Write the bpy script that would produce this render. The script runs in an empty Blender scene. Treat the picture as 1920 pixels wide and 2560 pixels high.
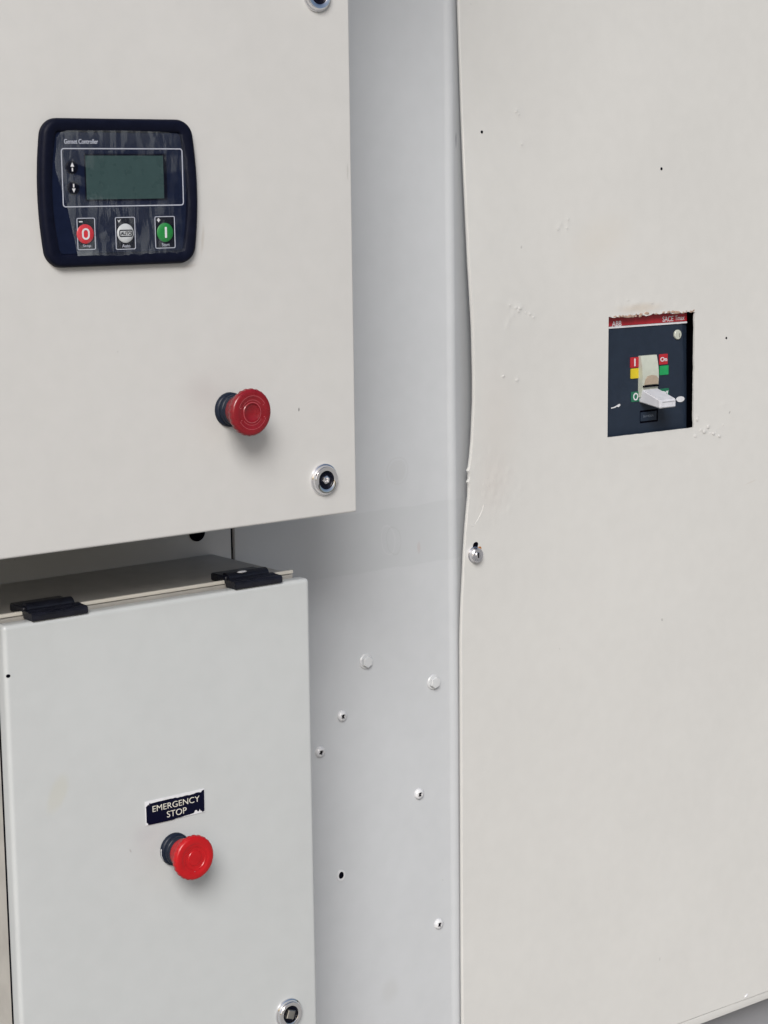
import bpy, bmesh, math, random
import numpy as np
from mathutils import Vector, noise as mnoise
random.seed(7)
SC = bpy.context.scene
COL = SC.collection

# ------------------------------------------------------------------ camera
YAW, PITCH, ROLL, FPX = math.radians(37.874), math.radians(9.113), math.radians(0.7576), 4983.7
CAM = np.array([0.0, -1.40, 1.60])
_f = np.array([math.sin(YAW)*math.cos(PITCH), math.cos(YAW)*math.cos(PITCH), -math.sin(PITCH)])
_r = np.array([math.cos(YAW), -math.sin(YAW), 0.0])
_d = np.cross(_f, _r)
_r2 = math.cos(ROLL)*_r + math.sin(ROLL)*_d
_d2 = -math.sin(ROLL)*_r + math.cos(ROLL)*_d
cd = bpy.data.cameras.new('camera')
cam = bpy.data.objects.new('camera', cd); COL.objects.link(cam)
from mathutils import Matrix
cam.matrix_world = Matrix(((_r2[0], -_d2[0], -_f[0], CAM[0]),
                           (_r2[1], -_d2[1], -_f[1], CAM[1]),
                           (_r2[2], -_d2[2], -_f[2], CAM[2]), (0, 0, 0, 1)))
cd.sensor_fit = 'VERTICAL'; cd.sensor_height = 36.0; cd.lens = FPX/2560*36
cd.clip_start = 0.05; cd.clip_end = 200
SC.camera = cam

# ------------------------------------------------------------------ sky, sun, exposure
w = bpy.data.worlds.new('World'); SC.world = w; w.use_nodes = True
nt = w.node_tree; nt.nodes.clear()
sky = nt.nodes.new('ShaderNodeTexSky'); sky.sky_type = 'NISHITA'; sky.sun_disc = False
SUN_EL, SUN_AZ = math.radians(35), math.radians(-40)     # azimuth: from straight in front of the doors towards the right
sky.sun_elevation = SUN_EL; sky.sun_rotation = math.pi - SUN_AZ
sky.air_density = 1.0; sky.dust_density = 4.0; sky.ozone_density = 1.0
bg = nt.nodes.new('ShaderNodeBackground'); bg.inputs['Strength'].default_value = 0.060
wo = nt.nodes.new('ShaderNodeOutputWorld')
nt.links.new(sky.outputs[0], bg.inputs[0]); nt.links.new(bg.outputs[0], wo.inputs[0])
sd = bpy.data.lights.new('sun', 'SUN'); sd.energy = 2.2; sd.angle = math.radians(25); sd.color = (1.0, 0.99, 0.975)
sun = bpy.data.objects.new('sun', sd); COL.objects.link(sun)
sv = Vector((math.sin(SUN_AZ)*math.cos(SUN_EL), -math.cos(SUN_AZ)*math.cos(SUN_EL), math.sin(SUN_EL)))
sun.location = sv*5; sun.rotation_euler = sv.to_track_quat('Z', 'Y').to_euler()
SC.view_settings.view_transform = 'Standard'; SC.view_settings.look = 'None'
SC.view_settings.exposure = 0.75; SC.view_settings.gamma = 1.0; SC.view_settings.use_curve_mapping = False

# ------------------------------------------------------------------ helpers
def at(px, py, Y):
    """design helper: where a measured photo point lies on the real plane y = Y"""
    d = _r2*(px-960)/FPX + _d2*(py-1280)/FPX + _f
    t = (Y-CAM[1])/d[1]
    return CAM + t*d

ORG = {}
def place(o, org, parent):
    org = Vector(org); ORG[o] = org
    if parent is not None:
        o.parent = parent; o.location = org - ORG[parent]
    else:
        o.location = org
    COL.objects.link(o)

def thing(name, label, cat, loc, group=None):
    o = bpy.data.objects.new(name, None); o.empty_display_size = 0.02
    place(o, loc, None); o['label'] = label; o['category'] = cat
    if group: o['group'] = group
    return o

def link(name, me, mat, parent, org=None, smooth=False, label=None):
    n = len(me.vertices)
    co = np.empty(n*3, np.float32); me.vertices.foreach_get('co', co); co = co.reshape(-1, 3)
    if org is None:
        org = (co.min(0)+co.max(0))/2
    co = co - np.array(org, np.float32)
    me.vertices.foreach_set('co', co.ravel()); me.update()
    me.name = name
    if mat is not None and not me.materials: me.materials.append(mat)
    if smooth:
        me.polygons.foreach_set('use_smooth', [True]*len(me.polygons))
        try: me.set_sharp_from_angle(angle=math.radians(35))
        except Exception: pass
    o = bpy.data.objects.new(name, me)
    place(o, org, parent)
    if label: o['label'] = label
    return o

def bm_obj(name, bm, mat, parent, org=None, smooth=False, label=None):
    bmesh.ops.recalc_face_normals(bm, faces=bm.faces)
    me = bpy.data.meshes.new(name); bm.to_mesh(me); bm.free()
    return link(name, me, mat, parent, org, smooth, label)

def add_box(bm, x0, x1, y0, y1, z0, z1, bev=0.0, seg=3, vert_bev=None):
    m = bmesh.ops.create_cube(bm, size=1.0)
    vs = m['verts']
    for v in vs:
        v.co = Vector((x0+(v.co.x+.5)*(x1-x0), y0+(v.co.y+.5)*(y1-y0), z0+(v.co.z+.5)*(z1-z0)))
    if bev > 0:
        es = list({e for v in vs for e in v.link_edges})
        bmesh.ops.bevel(bm, geom=es, offset=bev, segments=seg, profile=0.6, affect='EDGES', clamp_overlap=True)

def prism(bm, pts, y0, y1):
    """outline pts (x,z) given thickness from y0 (front) to y1 (back)"""
    a = [bm.verts.new((p[0], y0, p[1])) for p in pts]
    b = [bm.verts.new((p[0], y1, p[1])) for p in pts]
    bm.faces.new(a); bm.faces.new(b[::-1])
    n = len(pts)
    for i in range(n):
        bm.faces.new((a[i], a[(i+1) % n], b[(i+1) % n], b[i]))

def lathe(bm, cx, y, cz, prof, seg=48, ripple=None, cap=True, rot=0.0):
    """prof: (radius, distance in front of y). axis along -Y"""
    rings = []
    for j, (r, h) in enumerate(prof):
        ring = []
        for i in range(seg):
            a = 2*math.pi*i/seg + rot
            rr = r
            if ripple and j in ripple[0]: rr = r*(1+ripple[1]*(1 if (i//ripple[2]) % 2 else -1))
            ring.append(bm.verts.new((cx+rr*math.cos(a), y-h, cz+rr*math.sin(a))))
        rings.append(ring)
    for j in range(len(rings)-1):
        for i in range(seg):
            k = (i+1) % seg
            bm.faces.new((rings[j][i], rings[j][k], rings[j+1][k], rings[j+1][i]))
    if cap: bm.faces.new(rings[-1])

def rrect(cx, cz, w, h, r, n=6):
    pts = []
    for (sx, sz, a0) in ((1, 1, 0), (-1, 1, 90), (-1, -1, 180), (1, -1, 270)):
        for i in range(n+1):
            a = math.radians(a0+90*i/n)
            pts.append((cx+sx*(w/2-r)+r*math.cos(a), cz+sz*(h/2-r)+r*math.sin(a)))
    return pts

def ring_prism(bm, outer, inner, y0, y1):
    n = len(outer)
    O0 = [bm.verts.new((p[0], y0, p[1])) for p in outer]; I0 = [bm.verts.new((p[0], y0, p[1])) for p in inner]
    O1 = [bm.verts.new((p[0], y1, p[1])) for p in outer]; I1 = [bm.verts.new((p[0], y1, p[1])) for p in inner]
    for i in range(n):
        k = (i+1) % n
        bm.faces.new((O0[i], O0[k], I0[k], I0[i])); bm.faces.new((O1[k], O1[i], I1[i], I1[k]))
        bm.faces.new((O0[k], O0[i], O1[i], O1[k])); bm.faces.new((I0[i], I0[k], I1[k], I1[i]))

def frame_obj(name, cx, cz, w, h, r, t, y, mat, parent, th=0.0003):
    bm = bmesh.new()
    ring_prism(bm, rrect(cx, cz, w, h, r), rrect(cx, cz, w-2*t, h-2*t, max(r-t, 1e-4)), y-th, y)
    return bm_obj(name, bm, mat, parent)

def text_obj(name, s, cx, cz, w, h, y, mat, parent, th=0.0002, bold=0.0, label=None):
    c = bpy.data.curves.new(name, 'FONT'); c.body = s; c.size = 1; c.extrude = 0.01; c.offset = bold
    c.resolution_u = 6
    t = bpy.data.objects.new('tmp', c); COL.objects.link(t)
    dg = bpy.context.evaluated_depsgraph_get(); dg.update()
    me = bpy.data.meshes.new_from_object(t.evaluated_get(dg))
    bpy.data.objects.remove(t); bpy.data.curves.remove(c)
    n = len(me.vertices); co = np.empty(n*3, np.float32); me.vertices.foreach_get('co', co); co = co.reshape(-1, 3)
    mn, mx = co.min(0), co.max(0)
    out = np.empty_like(co)
    out[:, 0] = cx + ((co[:, 0]-mn[0])/(mx[0]-mn[0])-.5)*w
    out[:, 2] = cz + ((co[:, 1]-mn[1])/(mx[1]-mn[1])-.5)*h
    out[:, 1] = y - th*(co[:, 2]-mn[2])/(mx[2]-mn[2])
    me.vertices.foreach_set('co', out.ravel())
    me.materials.clear()
    return link(name, me, mat, parent, label=label)

# ------------------------------------------------------------------ materials
def principled(name):
    m = bpy.data.materials.new(name); m.use_nodes = True
    t = m.node_tree; return m, t, t.nodes['Principled BSDF']

def N(t, typ, **kw):
    n = t.nodes.new(typ)
    for k, v in kw.items(): setattr(n, k, v)
    return n

def simple(name, col, rough=0.5, metal=0.0, var=0.06, bump=0.0, bscale=900, spec=None, coat=0.0):
    m, t, p = principled(name)
    g = N(t, 'ShaderNodeNewGeometry')
    nz = N(t, 'ShaderNodeTexNoise'); nz.inputs['Scale'].default_value = 130; nz.inputs['Detail'].default_value = 5
    t.links.new(g.outputs['Position'], nz.inputs['Vector'])
    r = N(t, 'ShaderNodeMapRange'); r.inputs[1].default_value = .3; r.inputs[2].default_value = .7
    r.inputs[3].default_value = 1-var; r.inputs[4].default_value = 1+var
    t.links.new(nz.outputs[0], r.inputs[0])
    mx = N(t, 'ShaderNodeVectorMath', operation='SCALE'); mx.inputs[0].default_value = col
    t.links.new(r.outputs[0], mx.inputs['Scale']); t.links.new(mx.outputs[0], p.inputs['Base Color'])
    rr = N(t, 'ShaderNodeMapRange'); rr.inputs[1].default_value = .3; rr.inputs[2].default_value = .7
    rr.inputs[3].default_value = max(rough-.06, 0.02); rr.inputs[4].default_value = rough+.06
    t.links.new(nz.outputs[0], rr.inputs[0]); t.links.new(rr.outputs[0], p.inputs['Roughness'])
    p.inputs['Metallic'].default_value = metal
    if coat: p.inputs['Coat Weight'].default_value = coat; p.inputs['Coat Roughness'].default_value = .08
    if spec is not None: p.inputs['Specular IOR Level'].default_value = spec
    if bump:
        n2 = N(t, 'ShaderNodeTexNoise'); n2.inputs['Scale'].default_value = bscale; n2.inputs['Detail'].default_value = 2
        t.links.new(g.outputs['Position'], n2.inputs['Vector'])
        b = N(t, 'ShaderNodeBump'); b.inputs['Strength'].default_value = bump; b.inputs['Distance'].default_value = .0004
        t.links.new(n2.outputs[0], b.inputs['Height']); t.links.new(b.outputs[0], p.inputs['Normal'])
    return m

def paint(name, col, rough=0.34, peel=0.10, wave=0.0, stains_tints=(), grime=0.02, coat=0.0):
    """powder coated sheet steel: base colour with faint dirt, orange peel bump, local marks and tones, one a painted reflection.
       stains: (x, z, rx, rz, angle_deg, kind, soft, (r,g,b), strength); kind disc / ring / band"""
    m, t, p = principled(name)
    g = N(t, 'ShaderNodeNewGeometry'); L = t.links.new
    big = N(t, 'ShaderNodeTexNoise'); big.inputs['Scale'].default_value = 6; big.inputs['Detail'].default_value = 6; big.inputs['Roughness'].default_value = .6
    mid = N(t, 'ShaderNodeTexNoise'); mid.inputs['Scale'].default_value = 55; mid.inputs['Detail'].default_value = 4
    L(g.outputs['Position'], big.inputs['Vector']); L(g.outputs['Position'], mid.inputs['Vector'])
    ad = N(t, 'ShaderNodeMath', operation='ADD'); L(big.outputs[0], ad.inputs[0]); L(mid.outputs[0], ad.inputs[1])
    r = N(t, 'ShaderNodeMapRange'); r.inputs[1].default_value = .75; r.inputs[2].default_value = 1.25
    r.inputs[3].default_value = 1-grime; r.inputs[4].default_value = 1+grime; L(ad.outputs[0], r.inputs[0])
    sc = N(t, 'ShaderNodeVectorMath', operation='SCALE'); sc.inputs[0].default_value = col; L(r.outputs[0], sc.inputs['Scale'])
    cur = sc.outputs[0]
    # tiny pin specks of dirt
    vo = N(t, 'ShaderNodeTexVoronoi'); vo.inputs['Scale'].default_value = 24; L(g.outputs['Position'], vo.inputs['Vector'])
    wn = N(t, 'ShaderNodeSeparateColor'); L(vo.outputs['Color'], wn.inputs[0])
    th = N(t, 'ShaderNodeMath', operation='MULTIPLY'); th.inputs[1].default_value = .030
    pw = N(t, 'ShaderNodeMath', operation='POWER'); pw.inputs[1].default_value = 3.0; L(wn.outputs[0], pw.inputs[0]); L(pw.outputs[0], th.inputs[0])
    lt = N(t, 'ShaderNodeMath', operation='LESS_THAN'); L(vo.outputs['Distance'], lt.inputs[0]); L(th.outputs[0], lt.inputs[1])
    gt = N(t, 'ShaderNodeMath', operation='GREATER_THAN'); gt.inputs[1].default_value = .72; L(wn.outputs[1], gt.inputs[0])
    fm = N(t, 'ShaderNodeMath', operation='MULTIPLY'); L(lt.outputs[0], fm.inputs[0]); L(gt.outputs[0], fm.inputs[1])
    fs = N(t, 'ShaderNodeMath', operation='MULTIPLY'); fs.inputs[1].default_value = .45; L(fm.outputs[0], fs.inputs[0])
    mx = N(t, 'ShaderNodeMix', data_type='RGBA'); L(fs.outputs[0], mx.inputs[0]); L(cur, mx.inputs[6]); mx.inputs[7].default_value = (.10, .09, .08, 1)
    cur = mx.outputs[2]
    sep = N(t, 'ShaderNodeSeparateXYZ'); 
    # warp the coordinates a little so marks have uneven edges
    wz = N(t, 'ShaderNodeTexNoise'); wz.inputs['Scale'].default_value = 45; wz.inputs['Detail'].default_value = 4
    L(g.outputs['Position'], wz.inputs['Vector'])
    wsub = N(t, 'ShaderNodeVectorMath', operation='SUBTRACT'); wsub.inputs[1].default_value = (.5, .5, .5); L(wz.outputs['Color'], wsub.inputs[0])
    wsc = N(t, 'ShaderNodeVectorMath', operation='SCALE'); wsc.inputs['Scale'].default_value = .006; L(wsub.outputs[0], wsc.inputs[0])
    wad = N(t, 'ShaderNodeVectorMath', operation='ADD'); L(g.outputs['Position'], wad.inputs[0]); L(wsc.outputs[0], wad.inputs[1])
    for (x, z, rx, rz, ang, kind, soft, c, st) in stains_tints:
        mp = N(t, 'ShaderNodeMapping'); mp.vector_type = 'TEXTURE'
        mp.inputs['Location'].default_value = (x, 0, z); mp.inputs['Rotation'].default_value = (0, math.radians(ang), 0)
        mp.inputs['Scale'].default_value = (rx, 1e4, rz); L(wad.outputs[0], mp.inputs['Vector'])
        if kind == 'band':
            s2 = N(t, 'ShaderNodeSeparateXYZ'); L(mp.outputs[0], s2.inputs[0])
            ax = N(t, 'ShaderNodeMath', operation='ABSOLUTE'); L(s2.outputs[0], ax.inputs[0])
            az = N(t, 'ShaderNodeMath', operation='ABSOLUTE'); L(s2.outputs[2], az.inputs[0])
            ln = N(t, 'ShaderNodeMath', operation='MAXIMUM'); L(ax.outputs[0], ln.inputs[0]); L(az.outputs[0], ln.inputs[1]); val = ln.outputs[0]
        else:
            ln = N(t, 'ShaderNodeVectorMath', operation='LENGTH'); L(mp.outputs[0], ln.inputs[0]); val = ln.outputs['Value']
        mr = N(t, 'ShaderNodeMapRange'); mr.interpolation_type = 'SMOOTHSTEP'
        if kind == 'ring':
            sb = N(t, 'ShaderNodeMath', operation='SUBTRACT'); sb.inputs[1].default_value = 1; L(val, sb.inputs[0])
            ab = N(t, 'ShaderNodeMath', operation='ABSOLUTE'); L(sb.outputs[0], ab.inputs[0]); val = ab.outputs[0]
            mr.inputs[1].default_value = 0; mr.inputs[2].default_value = soft
        else:
            mr.inputs[1].default_value = 1-soft; mr.inputs[2].default_value = 1
        mr.inputs[3].default_value = st; mr.inputs[4].default_value = 0
        L(val, mr.inputs[0])
        mm = N(t, 'ShaderNodeMix', data_type='RGBA'); L(mr.outputs[0], mm.inputs[0]); L(cur, mm.inputs[6]); mm.inputs[7].default_value = (*c, 1)
        cur = mm.outputs[2]
    L(cur, p.inputs['Base Color'])
    rr = N(t, 'ShaderNodeMapRange'); rr.inputs[1].default_value = .3; rr.inputs[2].default_value = .7
    rr.inputs[3].default_value = rough-.05; rr.inputs[4].default_value = rough+.07; L(big.outputs[0], rr.inputs[0]); L(rr.outputs[0], p.inputs['Roughness'])
    if coat: p.inputs['Coat Weight'].default_value = coat; p.inputs['Coat Roughness'].default_value = .15
    n2 = N(t, 'ShaderNodeTexNoise'); n2.inputs['Scale'].default_value = 420; n2.inputs['Detail'].default_value = 2
    L(g.outputs['Position'], n2.inputs['Vector'])
    b = N(t, 'ShaderNodeBump'); b.inputs['Strength'].default_value = peel; b.inputs['Distance'].default_value = .0005
    L(n2.outputs[0], b.inputs['Height'])
    last = b
    if wave:
        n3 = N(t, 'ShaderNodeTexNoise'); n3.inputs['Scale'].default_value = 5.5; n3.inputs['Detail'].default_value = 1
        L(g.outputs['Position'], n3.inputs['Vector'])
        b2 = N(t, 'ShaderNodeBump'); b2.inputs['Strength'].default_value = wave; b2.inputs['Distance'].default_value = .02
        L(n3.outputs[0], b2.inputs['Height']); L(b.outputs[0], b2.inputs['Normal']); last = b2
    L(last.outputs[0], p.inputs['Normal'])
    return m

YW = 0.205      # canopy wall plane
YP = 0.200      # access panel plane
YL = 0.050      # lower enclosure lid front
def xz(px, py, Y): q = at(px, py, Y); return q[0], q[2]

dx1, dz1 = xz(993, 1177, YW); ex, ez = xz(970, 1350, YW); ex2, ez2 = xz(984, 1352, YW); sx, sz = xz(1047, 1368, YW)
bx, bz = xz(1020, 1330, YW)
dull = (.42, .43, .44)
M_WALL = paint('wall_paint', (.408, .425, .445), .36, .10, .05, stains_tints=[
    (bx+.02, bz-.004, .30, .032, 0, 'band', .04, (.355, .372, .388), .4),  # faint darker reflection, painted across the wall colour
    (dx1, dz1, .013, .012, 0, 'disc', .2, (.345, .35, .36), .30),
    (dx1, dz1, .0145, .0135, 0, 'ring', .10, (.32, .32, .33), .22),
    (ex, ez, .0085, .0155, -12, 'ring', .12, (.46, .47, .49), .35),
    (ex2, ez2, .0085, .0150, -12, 'ring', .11, (.32, .33, .34), .35),
    (sx, sz, .003, .008, 0, 'disc', .6, (.36, .30, .30), .4),
    (*xz(1142, 351, YW), .0018, .010, 0, 'disc', .5, (.18, .18, .22), .7),
    (*xz(975, 2475, YW), .016, .020, 0, 'disc', .8, (.34, .34, .34), .3)])
M_DOOR = paint('door_paint', (.435, .436, .432), .33, .09, .03, stains_tints=[
    (*xz(500, 975, 0), .026, .020, 20, 'disc', 1.0, (.36, .345, .345), .28),  # soft darker smudge up and left of the stop button
    (*xz(746, 1023, 0), .0009, .0018, 0, 'disc', .4, (.10, .10, .10), .8),
    (*xz(870, 430, 0), .0011, .010, 0, 'disc', .6, (.30, .30, .29), .5),
    (*xz(507, 600, 0), .0022, .018, 4, 'disc', .9, (.32, .29, .26), .45),
    (*xz(470, 665, 0), .012, .0022, -6, 'disc', .9, (.32, .29, .26), .4)])
M_LID = paint('lid_paint', (.382, .400, .408), .33, .13, .04, stains_tints=[
    (*xz(145, 1985, YL), .010, .022, 24, 'disc', .55, (.375, .375, .33), .45),
    (*xz(325, 2127, YL), .0010, .0024, -20, 'disc', .5, (.25, .24, .24), .6),
    (*xz(360, 2085, YL), .016, .010, 0, 'disc', .9, (.33, .34, .36), .3)])  # last entry: soft darker patch up and left of the red button
M_BODY = paint('enclosure_side_paint', (.305, .295, .275), .40, .10, 0, grime=.09)
M_CAB = paint('cabinet_side_paint', (.40, .40, .40), .36, .10)
M_BACK = paint('back_panel_paint', (.38, .385, .39), .4, .10)
M_PANEL = paint('access_panel_paint', (.460, .462, .454), .38, .10, .06, stains_tints=[
    (*xz(1230, 1210, YP), .035, .05, 10, 'disc', .95, (.44, .41, .39), .3),
    (*xz(1240, 1060, YP), .05, .09, 0, 'disc', .95, (.45, .43, .41), .3),
    (*xz(1600, 770, YP), .05, .008, 0, 'disc', .9, (.43, .385, .33), .6),
    (*xz(1500, 600, YP), .07, .04, -20, 'disc', .95, (.455, .435, .40), .35),
    (*xz(1655, 1549, YP), .002, .0022, 0, 'disc', .4, (.25, .25, .25), .6),
    (*xz(1650, 2397, YP), .001, .003, 0, 'disc', .4, (.3, .3, .3), .6),
    (*xz(1300, 617, YP), .0014, .0018, 0, 'disc', .4, (.3, .3, .3), .7),
    (*xz(1825, 1030, YP), .0013, .0026, 40, 'disc', .4, (.2, .2, .2), .7),
    (*xz(1878, 1205, YP), .014, .0012, -15, 'disc', .6, (.42, .40, .38), .6)])
M_BASE = paint('base_frame_paint', (.20, .205, .22), .4, .10)
M_GUT = paint('rain_lip_paint', (.52, .50, .45), .35, .06)
M_FRAME = paint('screw_paint', (.50, .51, .53), .3, .08, grime=.02)
M_BOLT = paint('bolt_paint', (.43, .445, .46), .32, .08, grime=.04)
M_BLACK = simple('navy_black_plastic', (.0022, .0032, .0105), .5, spec=.10, bump=.25, var=.15)
M_HINGE = simple('black_hinge_metal', (.003, .0038, .009), .38, spec=.4, bump=.8, bscale=500, var=.3)
M_FACE = simple('navy_membrane', (.0035, .0065, .021), .42, spec=.12, bump=.08, var=.1)
M_KEY = simple('dark_key', (.0015, .002, .007), .45, spec=.10)
M_VOID = simple('dark_void', (.0015, .0015, .004), .9, spec=.02, var=.1)
M_GRAYLINE = simple('pale_print', (.34, .36, .43), .45)
M_WHITE = simple('white_print', (.48, .49, .52), .45)
M_LCD = simple('unlit_lcd', (.026, .048, .050), .3, spec=.15, var=.05)
M_RED = simple('red_key', (.42, .012, .022), .4)
M_REDP = simple('red_print', (.30, .010, .018), .4)
M_GREEN = simple('green_key', (.006, .15, .028), .4)
M_GREENP = simple('green_print', (.006, .22, .065), .4)
M_GREEND = simple('dark_green_print', (.005, .095, .05), .4)
M_YEL = simple('yellow_print', (.46, .36, .012), .4)
M_SILVER = simple('light_grey_key', (.37, .39, .41), .4)
M_BREAK = simple('breaker_plastic', (.011, .018, .032), .42, spec=.3, bump=.15, var=.08)
M_TOGGLE = simple('white_toggle_plastic', (.44, .45, .49), .4, bump=.05)
M_SLOT = simple('cream_slot_plastic', (.36, .385, .34), .45)
M_DIRT = simple('brown_dust', (.27, .22, .17), .7)
M_CHROME = simple('chrome', (.80, .80, .82), .09, metal=1.0, var=.02)
M_CHROMEW = simple('worn_chrome', (.70, .70, .74), .24, metal=1.0, var=.1, bump=.9, bscale=260)
M_STEEL = simple('dull_steel', (.36, .35, .33), .35, metal=1.0, var=.1)
M_RUST = simple('rust', (.30, .12, .03), .7, var=.3)
M_COLLAR = simple('dark_collar_plastic', (.006, .010, .021), .42, spec=.2, bump=.1)
M_CAPD = simple('crimson_cap', (.155, .004, .009), .3, spec=.35, coat=.15, var=.08)
M_CAPR = simple('bright_red_cap', (.33, .004, .007), .34, spec=.3, coat=.08, var=.06)
M_MARK = simple('pink_mark', (.36, .07, .085), .45)
M_PLATE = simple('white_label_plate', (.52, .53, .56), .4)
M_LBL = simple('black_label_film', (.0015, .002, .012), .4, spec=.10, bump=.2)
M_TEXT = simple('cream_lettering', (.52, .51, .46), .5)
M_GROUND = simple('concrete_ground', (.33, .32, .30), .9, var=.15)

def film_material():
    m = bpy.data.materials.new('protective_film'); m.use_nodes = True
    t = m.node_tree; t.nodes.clear(); L = t.links.new
    o = N(t, 'ShaderNodeOutputMaterial'); mx = N(t, 'ShaderNodeMixShader'); tr = N(t, 'ShaderNodeBsdfTransparent')
    p = N(t, 'ShaderNodeBsdfPrincipled'); p.inputs['Base Color'].default_value = (.30, .33, .36, 1); p.inputs['Roughness'].default_value = .22
    g = N(t, 'ShaderNodeNewGeometry')
    # vertical air channels above and below the screen, flat adhesion elsewhere
    mp = N(t, 'ShaderNodeMapping'); mp.inputs['Scale'].default_value = (200, 1, 34); L(g.outputs['Position'], mp.inputs['Vector'])
    nz = N(t, 'ShaderNodeTexNoise'); nz.inputs['Scale'].default_value = 1.0; nz.inputs['Detail'].default_value = 2.5; nz.inputs['Distortion'].default_value = .6
    L(mp.outputs[0], nz.inputs['Vector'])
    mr = N(t, 'ShaderNodeMapRange'); mr.inputs[1].default_value = .50; mr.inputs[2].default_value = .515
    mr.inputs[3].default_value = .035; mr.inputs[4].default_value = .125; L(nz.outputs[0], mr.inputs[0])
    at_ = N(t, 'ShaderNodeAttribute'); at_.attribute_name = 'haze'
    mul = N(t, 'ShaderNodeMath', operation='MULTIPLY'); L(mr.outputs[0], mul.inputs[0])
    sp = N(t, 'ShaderNodeSeparateColor'); L(at_.outputs['Color'], sp.inputs[0]); L(sp.outputs[0], mul.inputs[1])
    add = N(t, 'ShaderNodeMath', operation='ADD'); add.use_clamp = True; L(mul.outputs[0], add.inputs[0]); L(sp.outputs[1], add.inputs[1])
    L(add.outputs[0], mx.inputs[0]); L(tr.outputs[0], mx.inputs[1]); L(p.outputs[0], mx.inputs[2]); L(mx.outputs[0], o.inputs[0])
    return m
M_FILM = film_material()

# ------------------------------------------------------------------ unseen ground sheet, added for bounce light (structure)
bm = bmesh.new()
vs = [bm.verts.new(c) for c in ((-40, -40, 0), (40, -40, 0), (40, 40, 0), (-40, 40, 0))]; bm.faces.new(vs)
g = bm_obj('ground', bm, M_GROUND, None, org=(0, 0, 0)); g['kind'] = 'structure'; g['label'] = 'unseen grey concrete ground added to bounce light onto the cabinets'

# ------------------------------------------------------------------ canopy wall with rounded fold at its right edge
wall = thing('canopy_wall', 'pale grey steel canopy wall with painted bolts, folded at its right edge', 'wall', (1.06, YW, 0.55))
XS = 1.0625                                    # left seam
def bend_x(z): return float(np.interp(z, [at(1154, 2400, YW)[2], at(1144.6, 1300, YW)[2], at(1134, 0, YW)[2]],
                                      [at(1149, 2400, YW)[0], at(1141.5, 1300, YW)[0], at(1130, 0, YW)[0]]))
zs = np.linspace(0.45, 2.05, 90)
bm = bmesh.new(); rows = []
R = .010
for z in zs:
    xb = bend_x(z); row = [(XS, YW+.0045), (XS, YW+.002), (XS+.001, YW+.0005), (XS+.003, YW)]
    for k in range(1, 14): row.append((XS+.003+(xb-.013-XS-.003)*k/13, YW))
    for k in range(1, 6): row.append((xb-.013+.008*k/6, YW-.0012*(.5-.5*math.cos(math.pi*k/6))))
    for k in range(0, 7):
        a = math.radians(24*k/6); row.append((xb-.005+R*math.sin(a)*1.4, YW-.0012+R*1.4*(1-math.cos(a))))
    x1, y1 = row[-1]; s = math.tan(math.radians(24))
    row.append((x1+.02, y1+.02*s)); row.append((x1+.10, y1+.10*s))
    rows.append([bm.verts.new((x, y+.0007*mnoise.noise(Vector((x*6, 0, z*5)))*(1 if x > XS+.004 else 0), z)) for x, y in row])
for a, b in zip(rows[:-1], rows[1:]):
    for i in range(len(a)-1): bm.faces.new((a[i], a[i+1], b[i+1], b[i]))
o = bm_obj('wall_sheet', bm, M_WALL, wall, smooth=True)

def hex_bolt(px, py):
    x, z = xz(px, py, YW-.004)
    bm = bmesh.new()
    lathe(bm, x, YW+.0005, z, [(.0082, 0), (.0082, .0012), (.0074, .0020)], 32)
    lathe(bm, x, YW-.0010, z, [(.0064, 0), (.0064, .0034), (.0058, .0041), (.0040, .0042)], 6, rot=random.uniform(.3, .7))
    bmesh.ops.bevel(bm, geom=[e for e in bm.edges if e.calc_face_angle(0) > .6], offset=.00025, segments=1, affect='EDGES')
    o = bm_obj('hex_bolt', bm, M_BOLT, wall, smooth=True)
for q in ((920, 1655), (1089, 1707)): hex_bolt(*q)

def pan_screw(px, py, big=1.0):
    x, z = xz(px, py, YW-.003); r = .0052*big
    bm = bmesh.new()
    lathe(bm, x, YW+.0005, z, [(r, 0), (r, .0012), (r*.93, .0024), (r*.74, .0035), (r*.5, .0041), (r*.42, .0042), (r*.36, .0022)], 28)
    s = bm_obj('pan_screw', bm, M_FRAME, wall, smooth=True)
    bm = bmesh.new(); a = random.uniform(.4, 1.0)
    for k in (0, math.pi/2):
        c, sn = math.cos(a+k), math.sin(a+k); l, t = r*.36, r*.08
        x_ = x-.0013
        prism(bm, [(x_+l*c-t*sn, z+l*sn+t*c), (x_-l*c-t*sn, z-l*sn+t*c), (x_-l*c+t*sn, z-l*sn-t*c), (x_+l*c+t*sn, z+l*sn-t*c)],
              YW-.0043+(.00002 if k else 0), YW-.0020+(.00001 if k else 0))
    bm_obj('drive_slot', bm, M_VOID, s)
for q in ((859, 1791), (804, 1881), (1051, 1986), (1100, 2311)): pan_screw(*q, big=1.14)
x, z = xz(852, 2188, YW)
bm = bmesh.new(); ring_prism(bm, [(x+.0052*math.cos(a), z+.0060*math.sin(a)) for a in np.linspace(0, 2*math.pi, 24, endpoint=False)],
                             [(x+.0033*math.cos(a), z+.0040*math.sin(a)) for a in np.linspace(0, 2*math.pi, 24, endpoint=False)], YW-.0011, YW+.0005)
o = bm_obj('rivet_ring', bm, M_FRAME, wall, smooth=True)
bm = bmesh.new(); lathe(bm, x, YW+.0005, z, [(.0036, 0), (.0036, .0010)], 20); bm_obj('rivet_hole', bm, M_VOID, o)

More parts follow.
